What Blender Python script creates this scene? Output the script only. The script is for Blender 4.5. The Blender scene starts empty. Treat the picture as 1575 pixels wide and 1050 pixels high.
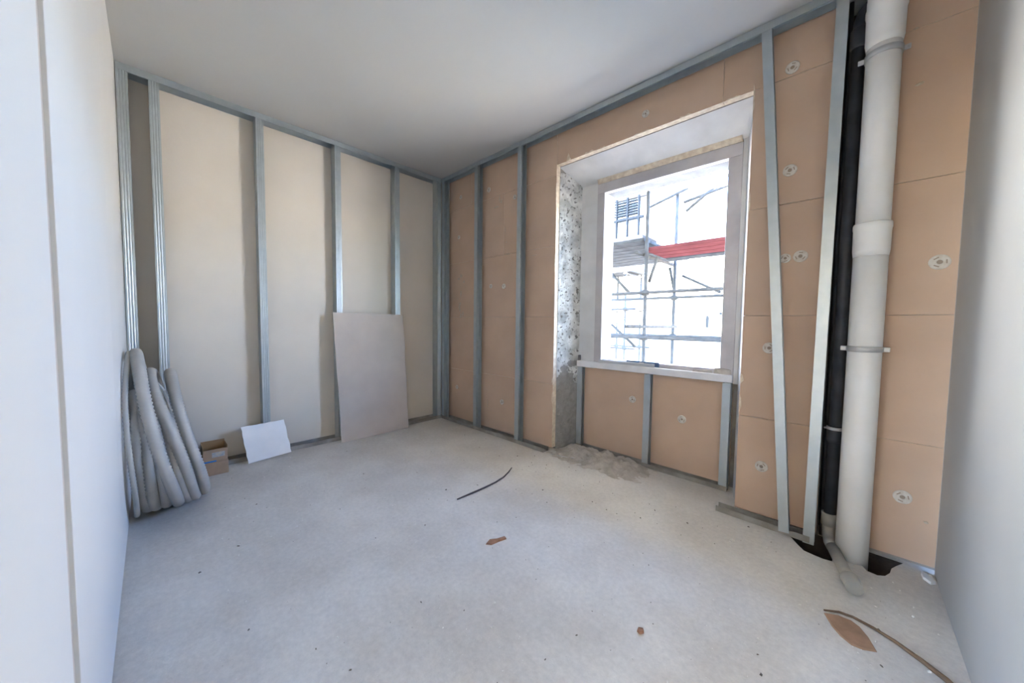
import bpy, bmesh, math, random
from mathutils import Vector, Matrix, noise
random.seed(7)
S = bpy.context.scene
COL = S.collection

# ------------------------------------------------------------------ camera
def rad(a): return math.radians(a)
yaw, pitch, roll = rad(44.026), rad(-3.016), rad(0.697)
F = Vector((-math.sin(yaw) * math.cos(pitch), math.cos(yaw) * math.cos(pitch), math.sin(pitch)))
R0 = Vector((math.cos(yaw), math.sin(yaw), 0)); U0 = R0.cross(F)
CR = math.cos(roll) * R0 + math.sin(roll) * U0
CU = -math.sin(roll) * R0 + math.cos(roll) * U0
cd = bpy.data.cameras.new('camera'); cam = bpy.data.objects.new('camera', cd); COL.objects.link(cam)
M = Matrix((CR, CU, -F)).transposed().to_4x4(); M.translation = Vector((3.5188, -2.4197, 1.160))
cam.matrix_world = M
cd.sensor_width = 36; cd.lens = 536.5 / 1575 * 36; cd.clip_start = 0.01; cd.clip_end = 200
S.camera = cam

# ------------------------------------------------------------------ sky, sun, exposure
w = bpy.data.worlds.new('sky'); S.world = w; w.use_nodes = True
nt = w.node_tree; bg = nt.nodes['Background']
sky = nt.nodes.new('ShaderNodeTexSky'); sky.sky_type = 'NISHITA'; sky.sun_disc = False
sky.sun_elevation = rad(37); sky.sun_rotation = rad(190); sky.air_density = 1.0; sky.dust_density = 0.3; sky.ozone_density = 2.5
tint = nt.nodes.new('ShaderNodeMixRGB'); tint.blend_type = 'MULTIPLY'; tint.inputs[0].default_value = 1   # camera white balance set for the warm room
tint.inputs[2].default_value = (.84, 1.0, 1.24, 1)
nt.links.new(sky.outputs[0], tint.inputs[1]); nt.links.new(tint.outputs[0], bg.inputs[0]); bg.inputs[1].default_value = 1.2
sd = bpy.data.lights.new('sun', 'SUN'); so = bpy.data.objects.new('sun', sd); COL.objects.link(so)
sd.energy = 20.5; sd.angle = rad(0.6); sd.color = (1.0, 0.88, 0.71)
so.rotation_euler = Vector((-0.12, 1.0, -0.76)).to_track_quat('-Z', 'Y').to_euler()
# daylight portal in the window opening (guides sky sampling only, emits nothing of its own)
pd = bpy.data.lights.new('window_portal', 'AREA'); po = bpy.data.objects.new('window_portal', pd); COL.objects.link(po)
pd.shape = 'RECTANGLE'; pd.size = 0.93; pd.size_y = 1.44; pd.cycles.is_portal = True
po.location = (2.405, 0.53, 1.58); po.rotation_euler = (rad(-90), 0, 0)
pd2 = bpy.data.lights.new('adjoining_portal', 'AREA'); po2 = bpy.data.objects.new('fill_opening_portal', pd2); COL.objects.link(po2)
pd2.shape = 'RECTANGLE'; pd2.size = 2.35; pd2.size_y = 2.6; pd2.cycles.is_portal = True
po2.location = (1.075, -6.25, 1.35); po2.rotation_euler = (rad(90), 0, 0)
S.view_settings.view_transform = 'Standard'; S.view_settings.look = 'None'
S.view_settings.gamma = 1; S.view_settings.use_curve_mapping = False
S.view_settings.exposure = 2.46
S.cycles.use_denoising = True
S.cycles.max_bounces = 14; S.cycles.diffuse_bounces = 10; S.cycles.glossy_bounces = 5
S.cycles.caustics_reflective = False; S.cycles.caustics_refractive = False
S.cycles.sample_clamp_indirect = 30

# ------------------------------------------------------------------ materials
def mat(name, c, rough=0.8, metal=0.0, var=0.0, vscale=6.0, c2=None, bump=0.0, bscale=60.0, spec=0.3, detail=6, lo=.35, hi=.65, stretch=None):
    m = bpy.data.materials.new(name); m.use_nodes = True
    n = m.node_tree; b = n.nodes['Principled BSDF']
    b.inputs['Roughness'].default_value = rough; b.inputs['Metallic'].default_value = metal
    b.inputs['Specular IOR Level'].default_value = spec
    b.inputs['Base Color'].default_value = (*c, 1)
    tc = n.nodes.new('ShaderNodeTexCoord'); src = tc.outputs['Object']
    if stretch:
        mp = n.nodes.new('ShaderNodeMapping'); mp.inputs['Scale'].default_value = stretch
        n.links.new(src, mp.inputs[0]); src = mp.outputs[0]
    if c2 or var:
        c2 = c2 or tuple(max(0, x * (1 - var)) for x in c)
        t = n.nodes.new('ShaderNodeTexNoise'); t.inputs['Scale'].default_value = vscale; t.inputs['Detail'].default_value = detail
        n.links.new(src, t.inputs['Vector'])
        r = n.nodes.new('ShaderNodeValToRGB'); r.color_ramp.elements[0].position = lo; r.color_ramp.elements[1].position = hi
        r.color_ramp.elements[0].color = (*c2, 1); r.color_ramp.elements[1].color = (*c, 1)
        n.links.new(t.outputs['Fac'], r.inputs[0]); n.links.new(r.outputs[0], b.inputs['Base Color'])
    if bump:
        t2 = n.nodes.new('ShaderNodeTexNoise'); t2.inputs['Scale'].default_value = bscale; t2.inputs['Detail'].default_value = 5
        n.links.new(src, t2.inputs['Vector'])
        bp = n.nodes.new('ShaderNodeBump'); bp.inputs['Strength'].default_value = bump; bp.inputs['Distance'].default_value = 0.01
        n.links.new(t2.outputs['Fac'], bp.inputs['Height']); n.links.new(bp.outputs[0], b.inputs['Normal'])
    return m

MT = {}
MT['white'] = mat('white_paint', (.76, .755, .74), .75, var=.05, vscale=1.5, bump=.03, bscale=30)
MT['cream'] = mat('cream_paint', (.90, .84, .74), .8, var=.04)
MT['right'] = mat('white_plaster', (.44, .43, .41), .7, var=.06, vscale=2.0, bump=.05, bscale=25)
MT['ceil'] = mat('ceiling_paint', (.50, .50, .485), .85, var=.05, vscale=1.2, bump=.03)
MT['board'] = mat('plasterboard_paper', (.70, .63, .54), .8, var=.06, vscale=2.2, bump=.02)
MT['boardL'] = mat('plasterboard_white', (.67, .655, .625), .75, var=.035, vscale=1.6, bump=.02)
MT['boardgrey'] = mat('plasterboard_grey', (.53, .46, .40), .8, var=.09, vscale=5, bump=.03)
MT['boardwhite'] = mat('plasterboard_offcut_white', (.88, .86, .85), .7, var=.05, vscale=9)
MT['gyp'] = mat('gypsum_core', (.78, .76, .72), .9, var=.15, vscale=40, bump=.3)
MT['ins'] = mat('insulation_brown', (.63, .45, .328), .8, c2=(.57, .40, .288), vscale=3.0, bump=.04, bscale=40)
MT['foam'] = mat('insulation_foam', (.80, .70, .55), .9, c2=(.62, .5, .38), vscale=30, bump=.4, bscale=80)
MT['steel'] = mat('galvanised_steel', (.49, .535, .545), .40, metal=.7, c2=(.45, .495, .51), vscale=14, detail=3)
MT['plaster'] = mat('reveal_plaster', (.70, .69, .675), .85, c2=(.60, .59, .575), vscale=5, bump=.15, bscale=40)
MT['frame'] = mat('window_subframe', (.53, .50, .50), .7, c2=(.45, .42, .425), vscale=7, bump=.1)
MT['sill'] = mat('sill_stone', (.78, .77, .78), .55, var=.12, vscale=9)
MT['lintel'] = mat('lintel_shaded', (.16, .165, .17), .9, var=.25, vscale=9, bump=.3)  # darkened so the brightly lit underside still looks shaded
MT['dusty'] = mat('track_dusty', (.38, .36, .325), .7, metal=.25, c2=(.26, .235, .20), vscale=9)
MT['masonry'] = mat('masonry_render', (.42, .38, .34), .9, var=.3, vscale=8, bump=.4)
MT['chase'] = mat('chase_shade', (.085, .066, .055), .95, var=.5, vscale=12, bump=.5)  # shade of the pipe recess and floor holes put into a near-black colour
MT['pvc'] = mat('pipe_white', (.86, .85, .83), .42, c2=(.78, .765, .73), vscale=4, spec=.45)
MT['black'] = mat('pipe_black', (.055, .058, .066), .55, c2=(.035, .036, .042), vscale=14)
MT['greypipe'] = mat('pipe_grey_dusty', (.29, .285, .265), .7, c2=(.36, .33, .28), vscale=22)
MT['clamp'] = mat('clamp_zinc', (.55, .55, .55), .45, metal=.5)
MT['duct'] = mat('duct_grey', (.45, .43, .39), .5, c2=(.38, .365, .335), vscale=8, spec=.35)
MT['card'] = mat('cardboard', (.42, .28, .18), .85, var=.12, vscale=14)
MT['cardin'] = mat('cardboard_inside', (.36, .23, .12), .85, var=.15, vscale=10)
MT['blue'] = mat('blue_print', (.03, .22, .55), .6)
MT['greyprint'] = mat('grey_print', (.30, .33, .36), .7, c2=(.5, .42, .33), vscale=60)
MT['disc'] = mat('anchor_plastic', (.68, .64, .58), .6, c2=(.55, .48, .40), vscale=45, lo=.3, hi=.6)
MT['hole'] = mat('anchor_hole', (.34, .27, .21), .9)
MT['dab'] = mat('plaster_dab', (.60, .52, .42), .9, c2=(.45, .34, .24), vscale=50)
MT['rub'] = mat('rubble_dust', (.56, .51, .45), .95, c2=(.40, .36, .31), vscale=11, bump=.6, bscale=90)
MT['crl'] = mat('crumb_light', (.78, .75, .70), .9)
MT['crd'] = mat('crumb_dark', (.17, .145, .12), .9)
MT['rust'] = mat('rusty_rod', (.10, .085, .09), .8, var=.3, vscale=30)
MT['terra'] = mat('terracotta', (.36, .20, .13), .9, var=.3, vscale=30, bump=.3)
MT['flake'] = mat('brown_flake', (.40, .24, .15), .85, c2=(.30, .19, .12), vscale=14, bump=.2)
MT['lath'] = mat('brown_strip', (.20, .125, .075), .8, var=.35, vscale=25)
MT['scaf'] = mat('scaffold_tube', (.085, .082, .079), .8, var=.25, vscale=10, spec=0)
MT['plank'] = mat('scaffold_plank', (.075, .077, .08), .9, c2=(.05, .052, .055), vscale=5, spec=0)
MT['red'] = mat('scaffold_plank_red', (.125, .042, .044), .9, var=.25, vscale=4, spec=0)
MT['facade'] = mat('facade_white', (.80, .77, .71), .9, var=.05, vscale=.8)
MT['facadegrey'] = mat('facade_stone', (.03, .031, .033), .9, var=.2, vscale=3, spec=0)
MT['shutter'] = mat('shutter_grey', (.011, .014, .018), .9, spec=0)
MT['street'] = mat('street_paving', (.30, .28, .26), .9, var=.2, vscale=2)
MT['bluelevel'] = mat('level_blue', (.13, .19, .29), .5)
MT['dark'] = mat('dark_profile', (.13, .13, .14), .5)

def floor_mat():
    m = bpy.data.materials.new('screed'); m.use_nodes = True
    n = m.node_tree; b = n.nodes['Principled BSDF']; L = n.links
    b.inputs['Roughness'].default_value = .62; b.inputs['Specular IOR Level'].default_value = .35
    tc = n.nodes.new('ShaderNodeTexCoord')
    def nz(sc, det, ro=.55):
        t = n.nodes.new('ShaderNodeTexNoise'); t.inputs['Scale'].default_value = sc; t.inputs['Detail'].default_value = det
        t.inputs['Roughness'].default_value = ro; L.new(tc.outputs['Object'], t.inputs['Vector']); return t.outputs['Fac']
    def ramp(f, p0, p1, c0, c1):
        r = n.nodes.new('ShaderNodeValToRGB'); e = r.color_ramp.elements
        e[0].position, e[1].position = p0, p1; e[0].color, e[1].color = (*c0, 1), (*c1, 1); L.new(f, r.inputs[0]); return r.outputs[0]
    def mix(f, a, c, mode='MIX', k=None):
        x = n.nodes.new('ShaderNodeMixRGB'); x.blend_type = mode
        if f is None: x.inputs[0].default_value = k
        else: L.new(f, x.inputs[0])
        for i, v in ((1, a), (2, c)):
            if isinstance(v, tuple): x.inputs[i].default_value = (*v, 1)
            else: L.new(v, x.inputs[i])
        return x.outputs[0]
    base = ramp(nz(1.6, 9, .62), .34, .68, (.575, .535, .485), (.735, .705, .66))
    fine = ramp(nz(45, 6, .7), .3, .75, (.82, .82, .82), (1.08, 1.08, 1.07))
    col = mix(None, base, fine, 'MULTIPLY', .8)
    spots = ramp(nz(120, 2, .5), .70, .76, (0, 0, 0), (1, 1, 1))
    col = mix(spots, col, (.72, .70, .66))
    dk = ramp(nz(75, 3, .5), .73, .78, (0, 0, 0), (1, 1, 1))
    col = mix(dk, col, (.30, .26, .22))
    L.new(col, b.inputs['Base Color'])
    bp = n.nodes.new('ShaderNodeBump'); bp.inputs['Strength'].default_value = .35; bp.inputs['Distance'].default_value = .004
    L.new(nz(60, 8, .7), bp.inputs['Height']); L.new(bp.outputs[0], b.inputs['Normal'])
    return m
MT['floor'] = floor_mat()

def reveal_mat():
    # old reveal: flaking pale plaster with dark pits, bare grey cement low down
    m = bpy.data.materials.new('flaking_reveal'); m.use_nodes = True
    n = m.node_tree; b = n.nodes['Principled BSDF']; L = n.links
    b.inputs['Roughness'].default_value = .9
    tc = n.nodes.new('ShaderNodeTexCoord')
    def nz(sc, det):
        t = n.nodes.new('ShaderNodeTexNoise'); t.inputs['Scale'].default_value = sc; t.inputs['Detail'].default_value = det
        L.new(tc.outputs['Object'], t.inputs['Vector']); return t.outputs['Fac']
    def ramp(f, p0, p1, c0, c1):
        r = n.nodes.new('ShaderNodeValToRGB'); e = r.color_ramp.elements
        e[0].position, e[1].position = p0, p1; e[0].color, e[1].color = (*c0, 1), (*c1, 1); L.new(f, r.inputs[0]); return r.outputs[0]
    def mix(f, a, c):
        x = n.nodes.new('ShaderNodeMixRGB'); L.new(f, x.inputs[0])
        for i, v in ((1, a), (2, c)):
            if isinstance(v, tuple): x.inputs[i].default_value = (*v, 1)
            else: L.new(v, x.inputs[i])
        return x.outputs[0]
    pale = ramp(nz(9, 6), .38, .62, (.40, .385, .36), (.70, .68, .64))
    pits = ramp(nz(38, 4), .36, .42, (1, 1, 1), (0, 0, 0))
    col = mix(pits, pale, (.16, .145, .13))
    sep = n.nodes.new('ShaderNodeSeparateXYZ'); L.new(tc.outputs['Object'], sep.inputs[0])
    add = n.nodes.new('ShaderNodeMath'); add.operation = 'MULTIPLY_ADD'
    L.new(nz(7, 5), add.inputs[0]); add.inputs[1].default_value = 1.1; L.new(sep.outputs['Z'], add.inputs[2])
    low = ramp(add.outputs[0], .0, 1, (0, 0, 0), (0, 0, 0))
    th = n.nodes.new('ShaderNodeMath'); th.operation = 'LESS_THAN'; th.inputs[1].default_value = 1.22; L.new(add.outputs[0], th.inputs[0])
    col = mix(th.outputs[0], col, ramp(nz(20, 4), .3, .7, (.25, .235, .215), (.33, .31, .285)))
    L.new(col, b.inputs['Base Color'])
    bp = n.nodes.new('ShaderNodeBump'); bp.inputs['Strength'].default_value = .9; bp.inputs['Distance'].default_value = .01
    L.new(nz(30, 6), bp.inputs['Height']); L.new(bp.outputs[0], b.inputs['Normal'])
    return m
MT['reveal'] = reveal_mat()

# ------------------------------------------------------------------ helpers
def link(name, me, m=None, parent=None):
    o = bpy.data.objects.new(name, me); COL.objects.link(o)
    if m is not None:
        for x in (m if isinstance(m, (list, tuple)) else [m]): me.materials.append(MT[x])
    if parent: o.parent = parent
    return o
def tag(o, label=None, cat=None, group=None, kind=None):
    if label: o['label'] = label
    if cat: o['category'] = cat
    if group: o['group'] = group
    if kind: o['kind'] = kind
    return o
def empty(name, label, cat, loc=(0, 0, 0), group=None, kind=None):
    o = bpy.data.objects.new(name, None); COL.objects.link(o); o.location = loc; o.empty_display_size = .1
    return tag(o, label, cat, group, kind)
def bm_box(bm, x0, x1, y0, y1, z0, z1):
    v = [bm.verts.new(p) for p in ((x0, y0, z0), (x1, y0, z0), (x1, y1, z0), (x0, y1, z0), (x0, y0, z1), (x1, y0, z1), (x1, y1, z1), (x0, y1, z1))]
    for f in ((3, 2, 1, 0), (4, 5, 6, 7), (0, 1, 5, 4), (1, 2, 6, 5), (2, 3, 7, 6), (3, 0, 4, 7)): bm.faces.new([v[i] for i in f])
    return v
def mesh_from(bm, name, smooth=False):
    me = bpy.data.meshes.new(name); bm.normal_update(); bm.to_mesh(me); bm.free()
    if smooth:
        for p in me.polygons: p.use_smooth = True
    return me
def box(name, x0, x1, y0, y1, z0, z1, m, parent=None, bevel=0.0, faces=None):
    """box whose origin is its own base centre; faces: function(normal)->slot"""
    bm = bmesh.new(); c = Vector(((x0 + x1) / 2, (y0 + y1) / 2, z0))
    bm_box(bm, x0 - c.x, x1 - c.x, y0 - c.y, y1 - c.y, 0, z1 - z0)
    if bevel: bmesh.ops.bevel(bm, geom=bm.edges[:], offset=bevel, segments=1, affect='EDGES')
    bm.normal_update()
    if faces:
        for f in bm.faces: f.material_index = faces(f.normal)
    o = link(name, mesh_from(bm, name), m, parent)
    o.location = c - (parent.location if parent else Vector((0, 0, 0)))
    return o
def prism(name, pts, axis, a0, a1, m, parent=None):
    """polygon pts in the two other axes, extruded along axis from a0 to a1"""
    bm = bmesh.new()
    def P(p, a): return {'z': (p[0], p[1], a), 'x': (a, p[0], p[1]), 'y': (p[0], a, p[1])}[axis]
    A = [bm.verts.new(P(p, a0)) for p in pts]; B = [bm.verts.new(P(p, a1)) for p in pts]
    bm.faces.new(A); bm.faces.new(B); n = len(pts)
    for i in range(n): bm.faces.new((A[i], A[(i + 1) % n], B[(i + 1) % n], B[i]))
    bmesh.ops.recalc_face_normals(bm, faces=bm.faces)
    return link(name, mesh_from(bm, name), m, parent)
def bm_tube(bm, pts, rads, seg=12, cap=True):
    pts = [Vector(p) for p in pts]; rings = []
    up = None
    for i, p in enumerate(pts):
        t = (pts[min(i + 1, len(pts) - 1)] - pts[max(i - 1, 0)]).normalized()
        if up is None:
            up = Vector((0, 0, 1)) if abs(t.z) < .9 else Vector((1, 0, 0))
        a = t.cross(up).normalized(); b = a.cross(t).normalized(); up = b
        r = rads[i] if isinstance(rads, (list, tuple)) else rads
        rings.append([bm.verts.new(p + r * (math.cos(k * 2 * math.pi / seg) * a + math.sin(k * 2 * math.pi / seg) * b)) for k in range(seg)])
    for A, B in zip(rings, rings[1:]):
        for k in range(seg): bm.faces.new((A[k], A[(k + 1) % seg], B[(k + 1) % seg], B[k]))
    if cap:
        bm.faces.new(rings[0][::-1]); bm.faces.new(rings[-1])
def tube(name, pts, rads, m, parent=None, seg=12):
    bm = bmesh.new(); bm_tube(bm, pts, rads, seg); bmesh.ops.recalc_face_normals(bm, faces=bm.faces)
    me = mesh_from(bm, name)
    for p in me.polygons: p.use_smooth = len(p.vertices) == 4
    o = link(name, me, m, parent)
    if parent: o.location = -parent.location
    return o
def lathe(name, prof, cx, cy, m, parent=None, seg=32):
    """prof: list of (r, z), turned about the vertical through (cx, cy)"""
    bm = bmesh.new(); rings = []
    for r, z in prof: rings.append([bm.verts.new((r * math.cos(k * 2 * math.pi / seg), r * math.sin(k * 2 * math.pi / seg), z)) for k in range(seg)])
    for A, B in zip(rings, rings[1:]):
        for k in range(seg): bm.faces.new((A[k], A[(k + 1) % seg], B[(k + 1) % seg], B[k]))
    bm.faces.new(rings[0][::-1]); bm.faces.new(rings[-1])
    bmesh.ops.recalc_face_normals(bm, faces=bm.faces)
    me = mesh_from(bm, name)
    for p in me.polygons: p.use_smooth = len(p.vertices) == 4 and abs(p.normal.z) < .6
    o = link(name, me, m, parent); o.location = Vector((cx, cy, 0)) - (parent.location if parent else Vector((0, 0, 0)))
    return o

H = 2.8373
DL = 2.5386     # white partition, y = -DL
W = 3.8581      # white plaster wall, x = W

# ------------------------------------------------------------------ floor, with the two broken holes at the pipes
bm = bmesh.new()
def loop(pts):
    vs = [bm.verts.new((x, y, 0)) for x, y in pts]; return [bm.edges.new((vs[i], vs[(i + 1) % len(vs)])) for i in range(len(vs))], vs
e0, _ = loop([(-.30, -6.2), (4.05, -6.2), (4.05, .52), (-.30, .52)])
hA, vA = loop([(3.335, .005), (3.37, -.055), (3.40, -.098), (3.44, -.108), (3.475, -.112), (3.508, -.105), (3.512, .02), (3.515, .13), (3.44, .135), (3.34, .125)])
hB, vB = loop([(3.605, -.02), (3.63, -.078), (3.665, -.085), (3.69, -.065), (3.708, -.02), (3.716, .03), (3.735, .075), (3.76, .125), (3.60, .13)])
bmesh.ops.triangle_fill(bm, edges=bm.edges[:], use_beauty=True)
for f in bm.faces[:]:
    c = f.calc_center_median()
def inside(p, poly):
    k = False
    for i in range(len(poly)):
        a, b = poly[i], poly[i - 1]
        if (a.y > p.y) != (b.y > p.y) and p.x < (b.x - a.x) * (p.y - a.y) / (b.y - a.y) + a.x: k = not k
    return k
dead = [f for f in bm.faces if inside(f.calc_center_median(), [v.co for v in vA]) or inside(f.calc_center_median(), [v.co for v in vB])]
bmesh.ops.delete(bm, geom=dead, context='FACES_ONLY')
for f in bm.faces:
    f.normal_update()
    if f.normal.z < 0: f.normal_flip()
ex = bmesh.ops.extrude_edge_only(bm, edges=hA + hB)
for v in [g for g in ex['geom'] if isinstance(g, bmesh.types.BMVert)]: v.co.z = -.28
for f in [g for g in ex['geom'] if isinstance(g, bmesh.types.BMFace)]: f.material_index = 1
fl = link('floor', mesh_from(bm, 'floor'), ['floor', 'chase'])
tag(fl, 'dusty pale screed floor with crumbs and two broken pipe holes', 'floor', kind='structure')
box('subfloor', -.30, 4.05, -6.2, .52, -.45, -.28, 'chase', fl)

# ------------------------------------------------------------------ ceiling, plain walls
tag(box('ceiling', -.30, 4.05, -6.2, .52, H, H + .25, 'ceil'), 'smooth pale grey plastered ceiling', 'ceiling', kind='structure')
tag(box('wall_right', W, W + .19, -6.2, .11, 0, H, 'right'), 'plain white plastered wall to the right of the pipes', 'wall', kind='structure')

# white plasterboard partition on the left, with an open joint over a steel stud
# the partition stops at the doorway the picture is taken from (x 2.98 to 3.80)
wl = empty('wall_left', 'white plasterboard partition on the left with one open joint', 'wall', (0, -DL, 0), kind='structure')
def wlpart(name, x0, x1, y0, y1, z0, z1, m, bev=.001):
    o = box(name, x0, x1, y0, y1, z0, z1, m, None, bev); o.parent = wl; o.location -= wl.location; return o
DX0, DX1, DZ = 2.98, 3.80, 2.12
for a, b, c in ((-.30, DX0, 0), (DX0, DX1, DZ), (DX1, W, 0)):
    wlpart('partition_core', a, b, -2.65, -DL - .0125, c, H, 'cream', 0)
for a, b, c in ((-.30, 1.22, .012), (1.2215, 2.437, .012), (2.513, DX0, .012), (DX0, DX1, DZ), (DX1, W - .002, .012)):
    wlpart('plasterboard', a, b, -DL - .0125, -DL, c, H - .002, 'boardL')
wlpart('joint_stud', 2.437, 2.513, -DL - .012, -DL - .0075, .0, H, 'boardgrey', 0)
# unseen room behind the doorway; window opening added and sized for fill light
tag(box('wall_adjoining', -.30, -.10, -6.2, -2.65, 0, H, 'cream'), 'white side wall of the next room behind the doorway', 'wall', kind='structure')
wa = empty('wall_adjoining', 'white far wall of the next room with an unseen opening added for fill light', 'wall', (0, -6.2, 0), kind='structure')
for a, b, c, d in ((-.10, 2.25, 2.65, H), (-.10, 2.25, 0, .05), (2.25, W, 0, H)):
    o = box('masonry', a, b, -6.2, -6.0, c, d, 'cream'); o.parent = wa; o.location -= wa.location

# stud wall: plasterboards of the next room seen between the studs
wb = tag(box('wall_back', -.30, -.1125, -DL + .002, .11, 0, H, 'masonry'), 'wall of bare grey-beige plasterboards behind the free-standing studs', 'wall', kind='structure')
ys = [-DL + .004, -1.758, -.557, .108]
for a, b in zip(ys, ys[1:]):
    o = box('plasterboard', -.1125, -.10, a + .001, b - .001, .012, H - .002, 'board', None, .001); o.parent = wb; o.location -= wb.location

# ------------------------------------------------------------------ window wall: masonry, splayed niche
ww = empty('wall_window', 'window wall clad in brown insulation boards with round fixings', 'wall', (0, .52, 0), kind='structure')
def wp(o): o.parent = ww; o.location -= ww.location; return o
def wbox(*a, **k): return wp(box(*a, **k))
wbox('masonry', -.30, 1.60, .16, .52, 0, H, 'masonry')
wbox('masonry', 3.045, 3.44, .16, .52, 0, H, 'masonry')
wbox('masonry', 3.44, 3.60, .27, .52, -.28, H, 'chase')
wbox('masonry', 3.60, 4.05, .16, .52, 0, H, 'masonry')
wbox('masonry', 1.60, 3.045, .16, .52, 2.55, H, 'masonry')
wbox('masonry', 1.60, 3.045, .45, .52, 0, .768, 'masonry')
wbox('chase_side', 3.436, 3.44, .112, .27, 0, H, 'chase'); wbox('chase_side', 3.60, 3.604, .112, .27, 0, H, 'chase')  # thin sheets that carry the same painted shade down the recess sides
# right splay, soffit and the smooth returns round the sub-frame
wp(prism('reveal_right', [(3.045, .16), (2.985, .36), (2.985, .52), (3.045, .52)], 'z', 0, 2.55, 'plaster'))
wp(prism('soffit', [(.16, 2.55), (.36, 2.405), (.52, 2.405), (.52, 2.55)], 'x', 1.60, 3.045, 'plaster'))
wbox('plaster_return', 1.70, 1.868, .36, .52, .76, 2.405, 'plaster', None, .002)
wbox('plaster_return', 1.868, 1.94, .402, .52, .76, 2.405, 'plaster')
wbox('plaster_return', 2.957, 2.985, .36, .52, .76, 2.405, 'plaster')
wbox('plaster_return', 2.873, 2.957, .402, .52, .76, 2.405, 'plaster')
wbox('lintel', 1.90, 2.873, .402, .56, 2.30, 2.405, 'lintel')
# left splay: rough, flaking
bm = bmesh.new(); NU, NV = 16, 150
A, B = Vector((1.60, .158, 0)), Vector((1.702, .362, 0)); nrm = Vector(((B - A).y, -(B - A).x, 0)).normalized()
g = []
for j in range(NV + 1):
    row = []
    for i in range(NU + 1):
        p = A.lerp(B, i / NU) + Vector((0, 0, 2.50 * j / NV))
        q = p * 9
        d = .010 * noise.noise(q) + .007 * noise.noise(q * 3.1) + .004 * noise.noise(q * 8)
        edge = min(1, min(i, NU - i) / 2)
        row.append(bm.verts.new(p + nrm * (d * edge + .004)))
    g.append(row)
for j in range(NV):
    for i in range(NU): bm.faces.new((g[j][i], g[j][i + 1], g[j + 1][i + 1], g[j + 1][i]))
wp(link('reveal_left', mesh_from(bm, 'reveal_left'), 'reveal'))
wp(prism('reveal_core', [(1.598, .165), (1.698, .368), (1.70, .52), (1.598, .52)], 'z', 0, 2.55, 'masonry'))

# insulation boards, each a part; anchors are sub-parts
boards = []
def insb(x0, x1, z0, z1, yf=.11, th=.05):
    o = box('insulation_board', x0 + .0012, x1 - .0012, yf, yf + th, z0 + .0012, z1 - .0012, ['ins', 'foam'], None, 0, faces=lambda n: 0 if n.y < -.5 else 1)
    wp(o); boards.append((o, x0, x1, z0, z1, yf)); return o
rows = [.02, .607, 1.222, 1.855, 2.47, H - .002]
splits = [[-.10, 1.12, 1.60], [-.10, .52, 1.60], [-.10, 1.12, 1.60], [-.10, .94, 1.60], [-.10, .42, 1.60]]
for r in range(5):
    for a, b in zip(splits[r], splits[r][1:]): insb(a, b, rows[r], rows[r + 1])
insb(1.60, 2.884, 2.555, H - .002)
rz = [.02, .607, 1.222, 1.855, 2.555]
for a, b in zip(rz, rz[1:]): insb(3.045, 3.436, a, b)
insb(2.884, 3.436, 2.555, H - .002)
for a, b in zip(rz + [], rz[1:] + []): insb(3.604, W, a + (.0 if a > .1 else .012), b)
insb(3.604, W, 2.555, H - .002)
insb(1.70, 2.375, .02, .76, .40, .05); insb(2.375, 2.945, .02, .76, .40, .05)

# round plastic anchor: dished disc with rim and three slots
def disc_mesh():
    bm = bmesh.new(); seg = 20
    prof = [(.000, -.0030), (.009, -.0030), (.0105, -.0050), (.029, -.0050), (.0325, -.0035), (.033, 0.0)]
    rings = []
    for r, y in prof[1:]: rings.append([bm.verts.new((r * math.cos(k * 2 * math.pi / seg), y, r * math.sin(k * 2 * math.pi / seg))) for k in range(seg)])
    c = bm.verts.new((0, prof[0][1], 0))
    for k in range(seg):
        f = bm.faces.new((c, rings[0][k], rings[0][(k + 1) % seg])); f.material_index = 1
    for A, B in zip(rings, rings[1:]):
        for k in range(seg): bm.faces.new((A[k], A[(k + 1) % seg], B[(k + 1) % seg], B[k]))
    for t in range(3):
        a = t * 2.094 + .4
        vs = bm_box(bm, -.0085, .0085, -.0056, -.004, -.0022, .0022)
        R = Matrix.Rotation(a, 4, 'Y')
        for v in vs: v.co = R @ (v.co + Vector((0, 0, .0195)))
        for f in vs[0].link_faces: f.material_index = 1
        for v in vs:
            for f in v.link_faces: f.material_index = 1
    bmesh.ops.recalc_face_normals(bm, faces=bm.faces)
    me = mesh_from(bm, 'anchor_disc'); me.materials.append(MT['disc']); me.materials.append(MT['hole']); return me
dm = disc_mesh()
def disc(x, z, yf=.11, s=1.0, sx=1.0):
    host = next((b for b in boards if b[1] <= x <= b[2] and b[3] <= z <= b[4] and abs(b[5] - yf) < .01), boards[0])
    o = bpy.data.objects.new('anchor_disc', dm); COL.objects.link(o); o.parent = host[0]
    o.location = Vector((x, yf, z)) - (host[0].location + ww.location); o.rotation_euler = (0, random.uniform(0, 6), 0)
    o.scale = (s, 1, s); return o
for x, z, s in ((3.224, 2.601, 1), (3.236, 2.038, 1), (3.303, 1.552, 1), (3.236, 1.548, .8), (3.802, 1.464, 1.05), (3.183, 1.032, 1), (3.174, .317, 1), (3.741, .335, 1),
                (2.389, 2.681, .8), (.226, 2.604, .7), (.193, 2.151, .7), (.707, 2.565, .8), (.948, 1.537, .8), (.751, 1.55, .7), (.167, .387, .75), (.938, .335, .85), (1.09, 2.40, .7)):
    disc(x, z, .11, s)
disc(2.622, .437, .40, .95); disc(2.222, .527, .40, .9)

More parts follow.
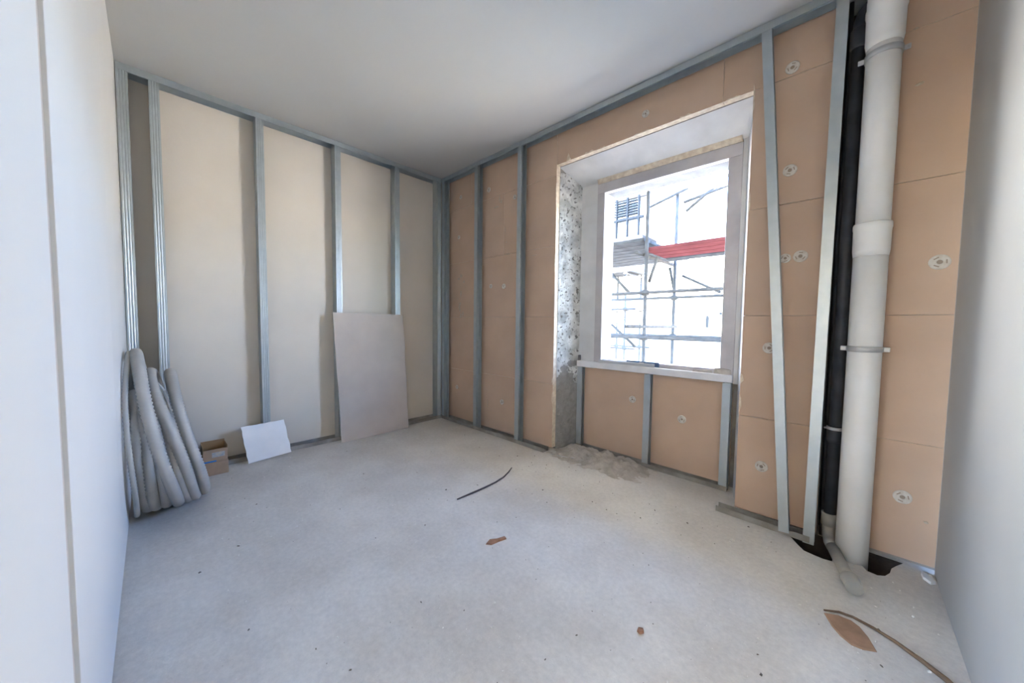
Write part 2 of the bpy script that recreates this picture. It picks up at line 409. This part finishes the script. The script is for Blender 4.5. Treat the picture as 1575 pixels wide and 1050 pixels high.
# smears of plaster left on the boards: thin irregular blobs
def dab(x, z, w_, h_, host_y=.11, n=14):
    bm = bmesh.new(); c = bm.verts.new((0, -.003, 0)); ring = []
    for k in range(n):
        a = k * 2 * math.pi / n; r = random.uniform(.45, 1)
        ring.append(bm.verts.new((w_ * r * math.cos(a), 0, h_ * r * math.sin(a))))
    for k in range(n): bm.faces.new((c, ring[k], ring[(k + 1) % n]))
    bmesh.ops.recalc_face_normals(bm, faces=bm.faces)
    host = next((b for b in boards if b[1] <= x <= b[2] and b[3] <= z <= b[4]), boards[0])
    o = link('plaster_dab', mesh_from(bm, 'plaster_dab'), 'dab', host[0]); o.location = Vector((x, host_y - .0005, z)) - (host[0].location + ww.location)
for _ in range(16):
    dab(random.uniform(.17, .30), random.uniform(1.22, 1.72), random.uniform(.008, .025), random.uniform(.01, .05))
for x, z, a, b in ((.87, 2.43, .012, .05), (.83, 2.36, .05, .015), (.90, 2.40, .02, .03), (.96, 2.10, .006, .05), (.98, 1.98, .008, .02), (1.0, 1.86, .05, .006), (1.35, 1.80, .05, .005), (.715, .29, .008, .06), (1.12, 2.37, .01, .025), (3.68, 2.56, .015, .005), (3.82, .24, .012, .008), (3.70, 2.30, .02, .012)):
    dab(x, z, a, b)
# torn foil flap at the top left of the opening
prm = prism('torn_flap', [(1.70, 2.545), (1.745, 2.56), (1.722, 2.615)], 'y', .104, .1095, 'foam'); wp(prm)

for x0, z0, w_, h_ in ((1.88, 2.548, .10, .016), (2.02, 2.546, .06, .011), (2.30, 2.549, .14, .009), (2.62, 2.548, .09, .012), (2.90, 2.549, .08, .008)):
    wp(prism('torn_flap', [(x0, z0 + .006), (x0 + w_, z0 + .007), (x0 + w_ * .72, z0 + .007 + h_), (x0 + w_ * .4, z0 + .007 + h_ * .55), (x0 + w_ * .15, z0 + .007 + h_ * .9)], 'y', .1065, .1098, 'foam'))
for z0, h_, w_ in ((.42, .12, .012), (.60, .07, .018), (1.62, .16, .009), (2.2, .2, .008)):
    wp(prism('torn_flap', [(1.5995, z0), (1.5995, z0 + h_), (1.5995 - w_ * .7, z0 + h_ * .8), (1.5995 - w_, z0 + h_ * .35)], 'y', .1065, .1098, 'foam'))
    wp(prism('torn_flap', [(3.0455, z0 + .2), (3.0455, z0 + .2 + h_), (3.0455 + w_ * .7, z0 + .2 + h_ * .8), (3.0455 + w_, z0 + .2 + h_ * .35)], 'y', .1065, .1098, 'foam'))

# ------------------------------------------------------------------ window sub-frame and sill
wn = empty('window_1', 'open window hole with a bare grey wooden sub-frame and white stone sill', 'window', (2.41, .36, .768), kind='structure')
def np_(o): o.parent = wn; o.location -= wn.location; return o
np_(box('frame_jamb', 1.868, 1.94, .352, .402, .822, 2.300, 'frame', None, .003))
np_(box('frame_jamb', 2.873, 2.957, .352, .402, .822, 2.300, 'frame', None, .003))
np_(box('frame_head', 1.868, 2.957, .352, .402, 2.300, 2.385, 'frame', None, .003))
np_(box('frame_bottom_rail', 1.94, 2.873, .365, .402, .822, .852, 'frame', None, .003))
np_(prism('plaster_lip', [(.335, 2.425), (.350, 2.385), (.402, 2.385), (.402, 2.43)], 'x', 1.872, 2.950, 'foam'))
np_(box('window_sill', 1.705, 2.958, .325, .52, .768, .822, 'sill', None, .004))
np_(box('outer_sill', 1.94, 2.873, .402, .60, .80, .836, 'sill', None, .004))

# ------------------------------------------------------------------ steel studs and tracks
def stud_mesh(w_, d, L, flip=False, name='stud', grooves=True):
    """C section: flange in the plane y=0 facing -y, grooved; web on one side; length along z"""
    gd = .0020
    pts = [(w_, .010 - .010 + .012), (w_, 0)]
    fl_ = [(w_, 0)]
    for c in ((.76, .5, .24) if grooves else ()):
        fl_ += [(w_ * c + .0035, 0), (w_ * c, gd), (w_ * c - .0035, 0)]
    fl_ += [(0, 0)]
    poly = [(w_, .008)] + fl_ + [(0, d), (w_, d), (w_, d - .008)]
    if flip: poly = [(w_ - x, y) for x, y in poly]
    bm = bmesh.new(); zs = [0, L]
    rows_ = [[bm.verts.new((x, y, z)) for x, y in poly] for z in zs]
    for i in range(len(poly) - 1):
        bm.faces.new((rows_[0][i], rows_[0][i + 1], rows_[1][i + 1], rows_[1][i]))
    bmesh.ops.recalc_face_normals(bm, faces=bm.faces)
    return mesh_from(bm, name)
def track_mesh(L, d, lip, up=True, name='track'):
    """U section along x, lips at y=0 and y=d"""
    s = 1 if up else -1
    poly = [(0, s * lip), (0, 0), (d, 0), (d, s * lip)]
    bm = bmesh.new()
    A_ = [bm.verts.new((0, y, z)) for y, z in poly]; B_ = [bm.verts.new((L, y, z)) for y, z in poly]
    for i in range(3): bm.faces.new((A_[i], A_[i + 1], B_[i + 1], B_[i]))
    bmesh.ops.recalc_face_normals(bm, faces=bm.faces)
    return mesh_from(bm, name)
def sheet(o, t=.0012):
    s = o.modifiers.new('sheet', 'SOLIDIFY'); s.thickness = t; s.offset = 0; return o

# frame on the back wall (rotated so that its front faces +x)
RB = rad(90)
fb = empty('stud_frame', 'galvanised steel stud frame along the plasterboard wall on the left', 'stud frame', (0, 0, 0))
me = stud_mesh(.052, .098, H - .006); me.materials.append(MT['steel'])
for yc in (-DL + .004, -2.386, -1.786, -1.184, -.585, -.056):
    o = bpy.data.objects.new('stud', me); COL.objects.link(o); o.parent = fb; sheet(o)
    o.location = (-.0015, yc, .003); o.rotation_euler = (0, 0, RB)
o = sheet(link('top_track', track_mesh(DL - .008, .099, .045, False), 'steel', fb)); o.location = (0, -DL + .004, H - .001); o.rotation_euler = (0, 0, RB)
o = sheet(link('bottom_track', track_mesh(DL - .008, .099, .038, True), 'dusty', fb)); o.location = (0, -DL + .004, .001); o.rotation_euler = (0, 0, RB)

# frame on the window wall
fw = empty('stud_frame', 'galvanised steel stud frame along the brown window wall with two leaning studs', 'stud frame', (0, 0, 0))
me2 = stud_mesh(.048, .073, H - .006, grooves=False); me2.materials.append(MT['steel'])
for xc in (.006, .600, 1.224):
    o = bpy.data.objects.new('stud', me2); COL.objects.link(o); o.parent = fw; sheet(o); o.location = (xc, .0015, .003)
me3 = stud_mesh(.046, .05, 2.815, grooves=False); me3.materials.append(MT['steel'])
o = bpy.data.objects.new('stud', me3); COL.objects.link(o); o.parent = fw; sheet(o); o.location = (3.282, .0015, .012); o.rotation_euler = (0, -math.atan2(.193, 2.8), 0)
o = bpy.data.objects.new('stud', me3); COL.objects.link(o); o.parent = fw; sheet(o); o.location = (3.387, .0015, -.004); o.rotation_euler = (0, math.atan2(.012, 2.8), 0)
o = sheet(link('top_track', track_mesh(3.46, .075, .042, False), 'steel', fw)); o.location = (.002, 0, H - .001)
o = sheet(link('bottom_track', track_mesh(1.585, .075, .036, True), 'dusty', fw)); o.location = (.002, 0, .001)
o = sheet(link('bottom_track', track_mesh(.45, .06, .034, True), 'dusty', fw)); o.location = (2.965, .012, .001); o.rotation_euler = (0, 0, rad(-1.5))

# little frame under the sill
fs = empty('stud_frame', 'short galvanised stud frame in the niche below the window sill', 'stud frame', (2.34, .34, 0))
me4 = stud_mesh(.05, .05, .755, grooves=False); me4.materials.append(MT['steel'])
for xc in (1.705, 2.342, 2.898):
    o = bpy.data.objects.new('stud', me4); COL.objects.link(o); o.parent = fs; sheet(o); o.location = Vector((xc, .343, .006)) - fs.location
o = sheet(link('bottom_track', track_mesh(1.245, .054, .034, True), 'dusty', fs)); o.location = Vector((1.705, .3415, .001)) - fs.location

# ------------------------------------------------------------------ pipes
PX, PY = 3.575, .005
pw = empty('waste_pipe', 'thick white plastic waste pipe standing floor to ceiling', 'pipe', (PX, PY, 0))
lathe('pipe_barrel', [(.0615, -.28), (.0615, 1.60)], PX, PY, 'pvc', pw)
lathe('pipe_barrel', [(.0605, 1.60), (.0605, 2.62)], PX, PY, 'pvc', pw)
lathe('pipe_socket', [(.062, 1.50), (.0655, 1.53), (.0665, 1.625), (.0685, 1.633), (.0685, 1.652), (.0665, 1.658), (.061, 1.659)], PX, PY, 'pvc', pw)
lathe('pipe_socket', [(.061, 2.47), (.066, 2.50), (.067, 2.62), (.070, 2.63), (.070, 2.655), (.067, 2.66), (.067, 2.70)], PX, PY, 'pvc', pw)
tube('pipe_bend', [(PX, PY, 2.69), (PX, PY, 2.74), (PX + .015, PY + .004, 2.79), (PX + .03, PY + .008, H + .02)], .066, 'pvc', pw, 28)
for zc in (1.055, 2.435):
    c = lathe('pipe_clamp', [(.0612, zc - .014), (.0645, zc - .013), (.0645, zc + .013), (.0612, zc + .014)], PX, PY, 'clamp', pw)
    for sx in (-1, 1):
        e = box('clamp_ear', PX + sx * .075 - .011, PX + sx * .075 + .011, PY - .004, PY + .004, zc - .011, zc + .011, 'clamp', None, .002)
        e.parent = c; e.location -= Vector((PX, PY, 0))
        s = tube('bolt', [(sx * .078, -.012, zc), (sx * .078, .012, zc)], .004, 'clamp', c, 8); s.location = (0, 0, 0)
    r = tube('threaded_rod', [(-.01, .06, zc), (-.01, .24, zc)], .004, 'clamp', c, 8); r.location = (0, 0, 0)

BX, BY = 3.487, .085
pb = empty('soil_pipe', 'slim black drain pipe in the dark chase beside the thick white pipe', 'pipe', (BX, BY, 0))
lathe('pipe_barrel', [(.026, .10), (.026, 2.60)], BX, BY, 'black', pb, 20)
lathe('coupling', [(.027, .55), (.033, .56), (.033, .63), (.027, .64)], BX, BY, 'black', pb, 20)
lathe('coupling', [(.027, 2.55), (.034, 2.56), (.034, 2.64), (.027, 2.65)], BX, BY, 'black', pb, 20)
c = lathe('pipe_clamp', [(.0262, .615), (.0365, .618), (.0365, .632), (.0262, .635)], BX, BY, 'clamp', pb, 20)
s = tube('bolt', [(-.044, -.02, .625), (.044, -.02, .625)], .005, 'clamp', c, 8); s.location = (0, 0, 0)
tube('pipe_bend', [(BX, BY, 2.62), (BX, BY, 2.67), (BX + .012, BY + .005, 2.72), (BX + .05, BY + .01, 2.77), (BX + .07, BY + .012, H + .02)], .026, 'black', pb, 18)
cb = tube('electric_cable', [(3.455, .155, -.05), (3.452, .15, .5), (3.456, .16, 1.1), (3.45, .15, 1.6), (3.457, .16, 2.2), (3.452, .155, H)], .009, 'black', None, 8)
tag(cb, 'thin black cable hanging behind the slim black drain pipe', 'cable')

pf = empty('floor_drain_pipe', 'dusty grey drain pipe lying on the floor, its far end rising into the chase', 'pipe', (3.55, -.2, 0))
tube('pipe_elbow', [(BX, BY, .125), (BX, BY - .002, .085), (BX + .002, BY - .02, .05), (BX + .010, BY - .06, .032), (BX + .02, BY - .10, .030)], .028, 'greypipe', pf, 18)
tube('pipe_socket', [(BX, BY, .10), (BX, BY, .165)], .035, 'greypipe', pf, 18)
tube('pipe_barrel', [(3.505, -.01, .030), (3.574, -.295, .029)], .0255, 'greypipe', pf, 18)
tube('end_cap', [(3.5675, -.268, .0345), (3.569, -.274, .0345), (3.5725, -.289, .0345), (3.574, -.295, .0345), (3.5845, -.340, .0345)], [.029, .0335, .0335, .030, .0305], 'greypipe', pf, 18)

# ------------------------------------------------------------------ coil of corrugated duct leaning on the left partition
dc = empty('duct_coil', 'coil of grey corrugated plastic duct leaning against the left partition', 'duct', (.5, -2.38, 0))
def hoop(bot, top, rx, rt):
    b = Vector(bot); t = Vector(top); ax = (t - b).normalized()
    b2 = b + ax * rt + Vector((0, 0, rt * .1)); t2 = t - ax * rt
    c = (b2 + t2) / 2; ry = (t2 - b2).length / 2
    e1 = Vector((1, 0, 0)); e1 = (e1 - ax * e1.dot(ax)).normalized(); nn = e1.cross(ax).normalized()
    per = 2 * math.pi * math.sqrt((rx * rx + ry * ry) / 2); N = int(per / .021) * 2; seg = 12
    bm = bmesh.new(); rings = []
    for k in range(N):
        a = k * 2 * math.pi / N
        wob = nn * (.006 * math.sin(3 * a + bot[1] * 40))
        p = c + e1 * (rx * math.cos(a)) + ax * (ry * math.sin(a)) + wob
        tg = (e1 * (-rx * math.sin(a)) + ax * (ry * math.cos(a))).normalized()
        o1 = tg.cross(nn).normalized()
        r = rt if k % 2 else rt * .80
        rings.append([bm.verts.new(p + r * (math.cos(j * 2 * math.pi / seg) * o1 + math.sin(j * 2 * math.pi / seg) * nn)) for j in range(seg)])
    for k in range(N):
        A_, B_ = rings[k], rings[(k + 1) % N]
        for j in range(seg): bm.faces.new((A_[j], A_[(j + 1) % seg], B_[(j + 1) % seg], B_[j]))
    bmesh.ops.recalc_face_normals(bm, faces=bm.faces)
    o = link('duct_loop', mesh_from(bm, 'duct_loop'), 'duct', dc); o.location = -dc.location
    for p in o.data.polygons: p.use_smooth = True
    return o
rt = .029
for bot, top, rx in (((.45, -2.466, 0), (.50, -2.500, .735), .36), ((.47, -2.425, 0), (.50, -2.478, .735), .36), ((.46, -2.375, 0), (.50, -2.450, .75), .37),
                     ((.49, -2.330, 0), (.52, -2.495, .985), .45), ((.46, -2.285, 0), (.50, -2.41, .75), .37), ((.44, -2.240, 0), (.50, -2.440, .86), .40), ((.40, -2.200, 0), (.45, -2.355, .845), .38)):
    hoop(bot, top, rx, rt)
o = hoop((.50, -2.505, 0), (.50, -2.522, .97), .45, .0125); o.name = 'thin_loop'
# tie band round the small loops
tube('tie_band', [(.50, -2.515, .70), (.50, -2.47, .755), (.50, -2.40, .765), (.50, -2.375, .72)], .006, 'gyp', dc, 8)

# ------------------------------------------------------------------ cardboard boxes
bx0, bx1, by0, by1 = .008, .165, -2.185, -2.040
b1 = empty('cardboard_box', 'closed brown cardboard box on the floor beside the duct coil', 'box', (.085, -2.12, 0))
def bpt(par, *a, **k):
    o = box(*a, **k); o.parent = par; o.location -= par.location; return o
bpt(b1, 'carton', bx0, bx1, by0, by1, 0, .098, 'card', None, .002)
bpt(b1, 'lid_flap', bx0 + .001, bx1 - .001, by0 + .001, by1 - .001, .0985, .1005, 'card')
b2 = empty('cardboard_box', 'open brown cardboard box with a blue stripe, on top of the closed one', 'box', (.085, -2.12, .101))
t_ = .004
bpt(b2, 'side_panel', bx1 - t_, bx1, by0, by1 - .004, .1015, .195, 'card'); bpt(b2, 'side_panel', bx0, bx0 + t_, by0, by1 - .004, .1015, .225, 'cardin')
bpt(b2, 'side_panel', bx0 + t_, bx1 - t_, by0, by0 + t_, .1015, .215, 'cardin'); bpt(b2, 'side_panel', bx0 + t_, bx1 - t_, by1 - .004 - t_, by1 - .004, .1015, .212, 'cardin')
bpt(b2, 'bottom_panel', bx0 + t_, bx1 - t_, by0 + t_, by1 - .008, .1015, .105, 'cardin')
o = bpt(b2, 'blue_stripe', bx1, bx1 + .0008, by0 + .002, by1 - .07, .1025, .112, 'blue'); o['label'] = 'blue printed stripe'
o = bpt(b2, 'printed_label', bx1, bx1 + .0008, by1 - .095, by1 - .02, .135, .172, 'greyprint'); o['label'] = 'grey smudged print'

# ------------------------------------------------------------------ plasterboard offcuts leaning on the studs
def leaning(name, bl, br, tr, tl, th, m, label, jag):
    """board given by its four front corners; irregular broken edges"""
    bl, br, tr, tl = map(Vector, (bl, br, tr, tl)); org = (bl + br) / 2
    nrm_ = (br - bl).cross(tl - bl).normalized()
    def edge(a, b, amp, n=9):
        out = []
        for i in range(n):
            f = i / n; p = a.lerp(b, f)
            if i: p = p + ((b - a).cross(nrm_)).normalized() * random.uniform(-amp, amp)
            out.append(p)
        return out
    pts = edge(bl, br, jag[0]) + edge(br, tr, jag[1]) + edge(tr, tl, jag[2]) + edge(tl, bl, jag[3])
    bm = bmesh.new()
    A_ = [bm.verts.new(p - org) for p in pts]; B_ = [bm.verts.new(p - org - nrm_ * th) for p in pts]; n = len(pts)
    fa = bm.faces.new(A_); fb_ = bm.faces.new(B_[::-1]); sides = []
    for i in range(n): sides.append(bm.faces.new((A_[i], B_[i], B_[(i + 1) % n], A_[(i + 1) % n])))
    for s in sides: s.material_index = 1
    bmesh.ops.recalc_face_normals(bm, faces=bm.faces)
    o = link(name, mesh_from(bm, name), [m, 'gyp']); o.location = org
    return tag(o, label, 'plasterboard')
leaning('plasterboard_offcut', (.088, -1.186, .002), (.088, -.484, .002), (.019, -.512, 1.236), (.019, -1.228, 1.242), .0125, 'boardgrey',
        'tall grey plasterboard offcut leaning on the studs', (.0, .006, .003, .003))
leaning('plasterboard_offcut', (.085, -1.905, .002), (.085, -1.605, .022), (.020, -1.642, .300), (.020, -1.940, .292), .0125, 'boardwhite',
        'small square white plasterboard offcut leaning low beside the cardboard boxes', (.0, .003, .002, .004))

# ------------------------------------------------------------------ things lying on the floor
o = tube('bent_rod', [(1.725, -1.062, .006), (1.733, -.95, .010), (1.738, -.835, .012), (1.728, -.72, .010), (1.705, -.615, .008), (1.665, -.52, .007), (1.626, -.447, .006)], [.004, .006, .006, .0055, .005, .004, .003], 'rust', None, 8)
tag(o, 'thin dark bent rod lying on the floor in mid room', 'rod')
def shard(name, pts, th, m, label, cat, tilt=0):
    c = Vector((sum(p[0] for p in pts) / len(pts), sum(p[1] for p in pts) / len(pts), 0))
    bm = bmesh.new()
    A_ = [bm.verts.new((p[0] - c.x, p[1] - c.y, 0)) for p in pts]; B_ = [bm.verts.new(((p[0] - c.x) * .93, (p[1] - c.y) * .93, th * random.uniform(.6, 1.2))) for p in pts]
    n = len(pts); ctr = bm.verts.new((0, 0, th * 1.15)); bm.faces.new(A_[::-1])
    for i in range(n):
        bm.faces.new((A_[i], A_[(i + 1) % n], B_[(i + 1) % n], B_[i])); bm.faces.new((B_[i], B_[(i + 1) % n], ctr))
    bmesh.ops.recalc_face_normals(bm, faces=bm.faces)
    o = link(name, mesh_from(bm, name), m); o.location = c + Vector((0, 0, .0005))
    return tag(o, label, cat)
shard('terracotta_shard', [(2.20, -1.235), (2.225, -1.215), (2.232, -1.17), (2.245, -1.125), (2.228, -1.12), (2.212, -1.165), (2.19, -1.20)], .012, 'terra', 'small reddish brick shard lying alone on the floor in mid room', 'shard')
shard('brown_flake', [(3.495, -.553), (3.535, -.53), (3.575, -.525), (3.60, -.545), (3.622, -.585), (3.642, -.648), (3.605, -.672), (3.575, -.675), (3.545, -.652), (3.52, -.615)], .004, 'flake', 'flat brown broken flake on the floor in the right foreground', 'flake')
pts = [(3.495, -.545), (3.54, -.515), (3.58, -.508), (3.635, -.522), (3.69, -.548), (3.75, -.592), (3.80, -.637), (3.825, -.67)]
o = tube('bent_strip', [(x, y, .007) for x, y in pts], [.003, .0045, .0045, .005, .006, .0075, .009, .009], 'lath', None, 6)
tag(o, 'thin curved brown strip beside the flat flake in the right foreground', 'strip')
shard('brick_crumb', [(2.99, -1.16), (3.005, -1.15), (3.015, -1.165), (3.005, -1.18), (2.992, -1.175)], .010, 'terra', 'tiny reddish brick crumb at the bottom edge of the floor', 'shard')
shard('mortar_lump', [(3.845, .075), (3.852, .02), (3.835, .0), (3.815, .03), (3.812, .07), (3.828, .09)], .018, 'plaster', 'small white mortar lump at the foot of the right corner', 'mortar')
o = tube('metal_offcut', [(1.665, .015, .006), (1.80, .045, .006), (1.88, .075, .008)], .004, 'clamp', None, 6)
tag(o, 'thin pale metal offcut on the floor by the rubble', 'offcut')

# dust and rubble heap at the niche
bm = bmesh.new(); NX, NY = 110, 46; g = []
for j in range(NY + 1):
    row = []
    for i in range(NX + 1):
        u, v = i / NX, j / NY
        x = 1.56 + u * 1.05; y = -.10 + v * .43
        n1 = noise.noise(Vector((x * 4, y * 4, 0))); n2 = noise.noise(Vector((x * 13, y * 13, 3))); n3 = noise.noise(Vector((x * 40, y * 40, 9)))
        core = math.exp(-((x - 1.86) / .26) ** 2) + .75 * math.exp(-((x - 2.22) / .17) ** 2)
        fall = max(0, min(1, (v - .10 - .25 * n1) * 2.0))
        hh = (.045 + .030 * n2 + .012 * n3) * core * fall - .006 + .010 * n2 + .005 * n3
        e = max(0, min(1, min(u, 1 - u) * 8)) * max(0, min(1, v * 5))
        row.append(bm.verts.new((x, y, hh if e >= 1 else hh * e - .004 * (1 - e))))
    g.append(row)
for j in range(NY):
    for i in range(NX): bm.faces.new((g[j][i], g[j][i + 1], g[j + 1][i + 1], g[j + 1][i]))
o = link('rubble_heap', mesh_from(bm, 'rubble_heap', True), 'rub')
tag(o, 'low heap of grey dust and rubble at the left foot of the window niche', 'rubble', kind='stuff')

def crumbs(name, n, m, label, area, s0, s1):
    bm = bmesh.new()
    for _ in range(n):
        x, y = area()
        s = s0 * (s1 / s0) ** (random.random() ** 2.2)
        R_ = Matrix.Rotation(random.uniform(0, 6.28), 3, 'Z') @ Matrix.Rotation(random.uniform(-.4, .4), 3, 'X')
        vs = []
        for p in ((-1, -.6, 0), (1, -.5, 0), (.8, .7, 0), (-.7, .6, 0), (-.5, -.3, .7), (.6, -.2, .55), (.2, .5, .6)):
            q = R_ @ Vector((p[0] * random.uniform(.6, 1.3), p[1] * random.uniform(.5, 1.1), p[2])) * s
            vs.append(bm.verts.new((x + q.x, y + q.y, max(0.0005, q.z + s * .2))))
        for f in ((3, 2, 1, 0), (0, 1, 5, 4), (1, 2, 6, 5), (2, 3, 6), (3, 0, 4), (3, 4, 6), (4, 5, 6)): bm.faces.new([vs[i] for i in f])
    o = link(name, mesh_from(bm, name), m); return tag(o, label, 'crumbs', kind='stuff')
def allroom(): return random.uniform(.15, 3.75), random.uniform(-2.3, -.10)
def nearwin():
    return random.uniform(1.2, 3.3), -.05 - abs(random.gauss(0, .35))
def rightcorner(): return random.uniform(3.1, 3.82), random.uniform(-.95, -.14)
crumbs('plaster_crumbs', 420, 'crl', 'pale plaster crumbs strewn over the floor', allroom, .002, .007)
crumbs('dark_crumbs', 170, 'crd', 'small dark crumbs strewn over the floor', allroom, .002, .007)
crumbs('grit', 90, 'crd', 'dark grit on the floor in front of the window', nearwin, .0015, .007)
def heap(): return random.gauss(1.98, .17), random.uniform(.0, .24)
crumbs('rubble_chips', 70, 'rub', 'rubble chips scattered on and around the dust heap', heap, .006, .02).location.z = .004
crumbs('plaster_chips', 40, 'crl', 'white plaster chips on the floor near the thick white pipe', rightcorner, .003, .011)

# things on the sill
o = box('metal_profile', 1.93, 2.42, .333, .352, .8225, .848, 'clamp', None, .001); o.rotation_euler = (0, 0, rad(.6)); tag(o, 'long thin metal profile lying on the window sill', 'profile')
sl = empty('spirit_level', 'short blue spirit level lying at the middle of the window sill', 'level', (2.30, .345, .8225))
o = bpt(sl, 'body', 2.18, 2.45, .3535, .3635, .8225, .862, 'bluelevel', None, .001); bpt(sl, 'vial', 2.29, 2.33, .3525, .3534, .838, .852, 'crl')
shard('mortar_lump', [(2.84, .345), (2.90, .335), (2.945, .345), (2.95, .39), (2.91, .40), (2.86, .385)], .04, 'rub', 'crumbled mortar lump on the right end of the window sill', 'mortar').location.z = .8225
shard('mortar_lump', [(2.70, .340), (2.78, .335), (2.83, .345), (2.82, .358), (2.74, .360)], .018, 'rub', 'flat mortar crumb on the sill left of the larger lump', 'mortar').location.z = .8225
o = box('metal_clip', 1.712, 1.728, .335, .36, .8225, .872, 'dark', None, .002); tag(o, 'small dark metal clip standing on the left end of the sill', 'clip')

# ------------------------------------------------------------------ outside: street, building opposite, scaffolding
tag(box('street', -22, 22, .55, 30, -3.9, -3.7, 'street'), 'paved street below the window', 'street', kind='structure')
tag(box('sky_blocker', -2.0, 6.0, -.5, 2.75, 3.30, 3.50, 'facade', None, .02), 'added slab above the window outside that blocks steep skylight', 'blocker', kind='structure')  # unseen slab added to keep steep sky off the floor near the window
tag(box('sun_blocker', -2.0, 6.0, -.5, 2.0, 3.505, 4.95, 'facade', None, .02), 'added block above the window that shades the scaffold', 'blocker', kind='structure')  # unseen block added to keep direct sun off the scaffold tubes
FY = 7.2
bo = empty('opposite_building', 'sunlit white building across the street behind the scaffolding', 'building', (0, FY, -3.7))
def bpar(o): o.parent = bo; o.location -= bo.location; return o
bpar(box('wall', -16, -.1, FY, FY + 6, -3.7, 5.9, 'facade'))
bpar(box('wall', -.1, 16, FY + .05, FY + 6, -3.7, 2.95, 'facade'))
bpar(box('cornice', -16.1, -.05, FY - .25, FY, 5.65, 5.95, 'facade', None, .03))
bpar(box('cornice', -.05, 16.1, FY - .15, FY + .05, 2.75, 3.0, 'facade', None, .03))
def fwin(x0, x1, z0, z1):
    f = bpar(box('window', x0, x1, FY - .05, FY + .0, z0, z1, 'facadegrey', None, .01))
    for sx in (0, 1):
        a = x0 + .06 + sx * (x1 - x0 - .12) / 2; b = a + (x1 - x0 - .12) / 2 - .02
        s = box('shutter', a, b, FY - .085, FY - .055, z0 + .05, z1 - .05, 'shutter', None, .005); s.parent = f; s.location -= (bo.location + f.location)
    return f
fwin(-5.2, -4.2, 3.4, 4.9); fwin(-5.2, -4.2, -.4, 1.0); fwin(4.2, 5.2, -.4, 1.0)
# loggia above the balcony: louvred screen over three slim posts
lg = bpar(box('loggia_frame', -1.62, -.62, FY - .10, FY - .04, 4.70, 4.78, 'facadegrey', None, .005))
for k in range(6):
    z = 4.26 + k * .072
    q = box('louvre_slat', -1.58, -.90, FY - .12, FY - .05, z, z + .034, 'shutter', None, .004); q.parent = lg; q.location -= (bo.location + lg.location)
for x in (-1.50, -1.17, -.84):
    q = box('post', x - .022, x + .022, FY - .14, FY - .06, 3.45, 4.75, 'shutter', None, .004); q.parent = lg; q.location -= (bo.location + lg.location)
q = box('crossbar', -1.6, -.70, FY - .13, FY - .06, 4.12, 4.19, 'shutter', None, .004); q.parent = lg; q.location -= (bo.location + lg.location)
for x, z, a, b in ((.93, 1.25, .07, .30), (1.30, .98, .30, .06), (1.22, 1.45, .07, .06)):
    bpar(box('putlog_hole', x, x + a, FY - .012, FY, z - b / 2, z + b / 2, 'shutter'))
bpar(box('balcony_slab', -3.2, -.35, FY - .9, FY, 3.3, 3.45, 'facadegrey', None, .01))

def scaffold(label, xs, yn, yf_, z0, z1, rails, trans, diags, planks, r=.027):
    sc = empty('scaffold', label, 'scaffold', (xs[0], yn, z0))
    def T(n, a, b, rr=r): return tube(n, [a, b], rr, 'scaf', sc, 10)
    for x in xs:
        for y in (yn, yf_):
            p = T('pole', (x, y, z0), (x, y, z1[0] if y == yn else z1[1]))
            for z in rails:
                k = box('coupler', x - .045, x + .045, y - .045, y + .045, z - .045, z + .045, 'scaf', None, .012); k.parent = p; k.location -= (sc.location + p.location)
    for z in rails:
        for y in (yn - .05, yf_ - .05): T('rail', (xs[0] - .25, y, z), (xs[-1] + .3, y, z), .025)
    for x, z, a, b in trans: T('transom', (x, a, z), (x, b, z))
    for a, b in diags: T('brace', a, b, .024)
    for x0, x1, y0, y1, z, m in planks:
        n = max(1, round((y1 - y0) / .26)); wd = (y1 - y0) / n
        for i in range(n):
            o = box('plank', x0, x1, y0 + i * wd + .008, y0 + (i + 1) * wd - .008, z, z + .05, m, None, .006); o.parent = sc; o.location -= sc.location
    return sc
scaffold('grey tube scaffold with red planks just outside the window', [-.60, 1.27, 3.15], 2.8, 4.0, -3.7, (3.15, 3.75), [.965, 1.64],
         [(1.27, 1.13, 2.2, 4.15), (1.20, 2.23, 2.6, 4.2), (-.60, 2.40, 2.6, 4.2), (3.12, 2.23, 2.6, 4.2), (1.27, -.9, 2.6, 4.2), (-.6, -.9, 2.6, 4.2), (3.12, -.9, 2.6, 4.2)],
         [((.75, 3.95, 3.28), (1.45, 3.95, 3.47)), ((1.36, 4.05, 3.28), (2.15, 4.05, 3.42)), ((1.40, 4.05, 3.12), (2.1, 4.05, 3.62)), ((1.38, 4.05, 2.02), (1.98, 4.05, 1.70)),
          ((1.42, 2.85, 2.18), (1.30, 2.85, 1.80)), ((1.16, 4.05, 2.18), (1.25, 4.05, 1.76)), ((.35, 3.4, 2.10), (.72, 3.4, 1.72)), ((.40, 3.4, 1.16), (.86, 3.4, .78))],
         [(1.24, 3.2, 2.8, 3.58, 2.27, 'red'), (1.24, 3.2, 3.62, 3.92, 2.27, 'plank'), (-.66, 1.20, 2.85, 4.95, 2.44, 'plank'), (-.66, 3.2, 2.85, 3.95, -.85, 'plank')])
scaffold('further tube scaffold standing against the white building', [-2.55, -1.30, -.62], 6.0, 6.9, -3.7, (2.9, 2.9), [.55, 1.55],
         [(-1.30, 2.45, 5.9, 7.0), (-2.55, 2.45, 5.9, 7.0), (-.62, 2.45, 5.9, 7.0)],
         [((-2.4, 5.95, 2.4), (-1.3, 5.95, 1.0))], [(-2.7, -.5, 6.02, 6.88, 2.5, 'plank')])
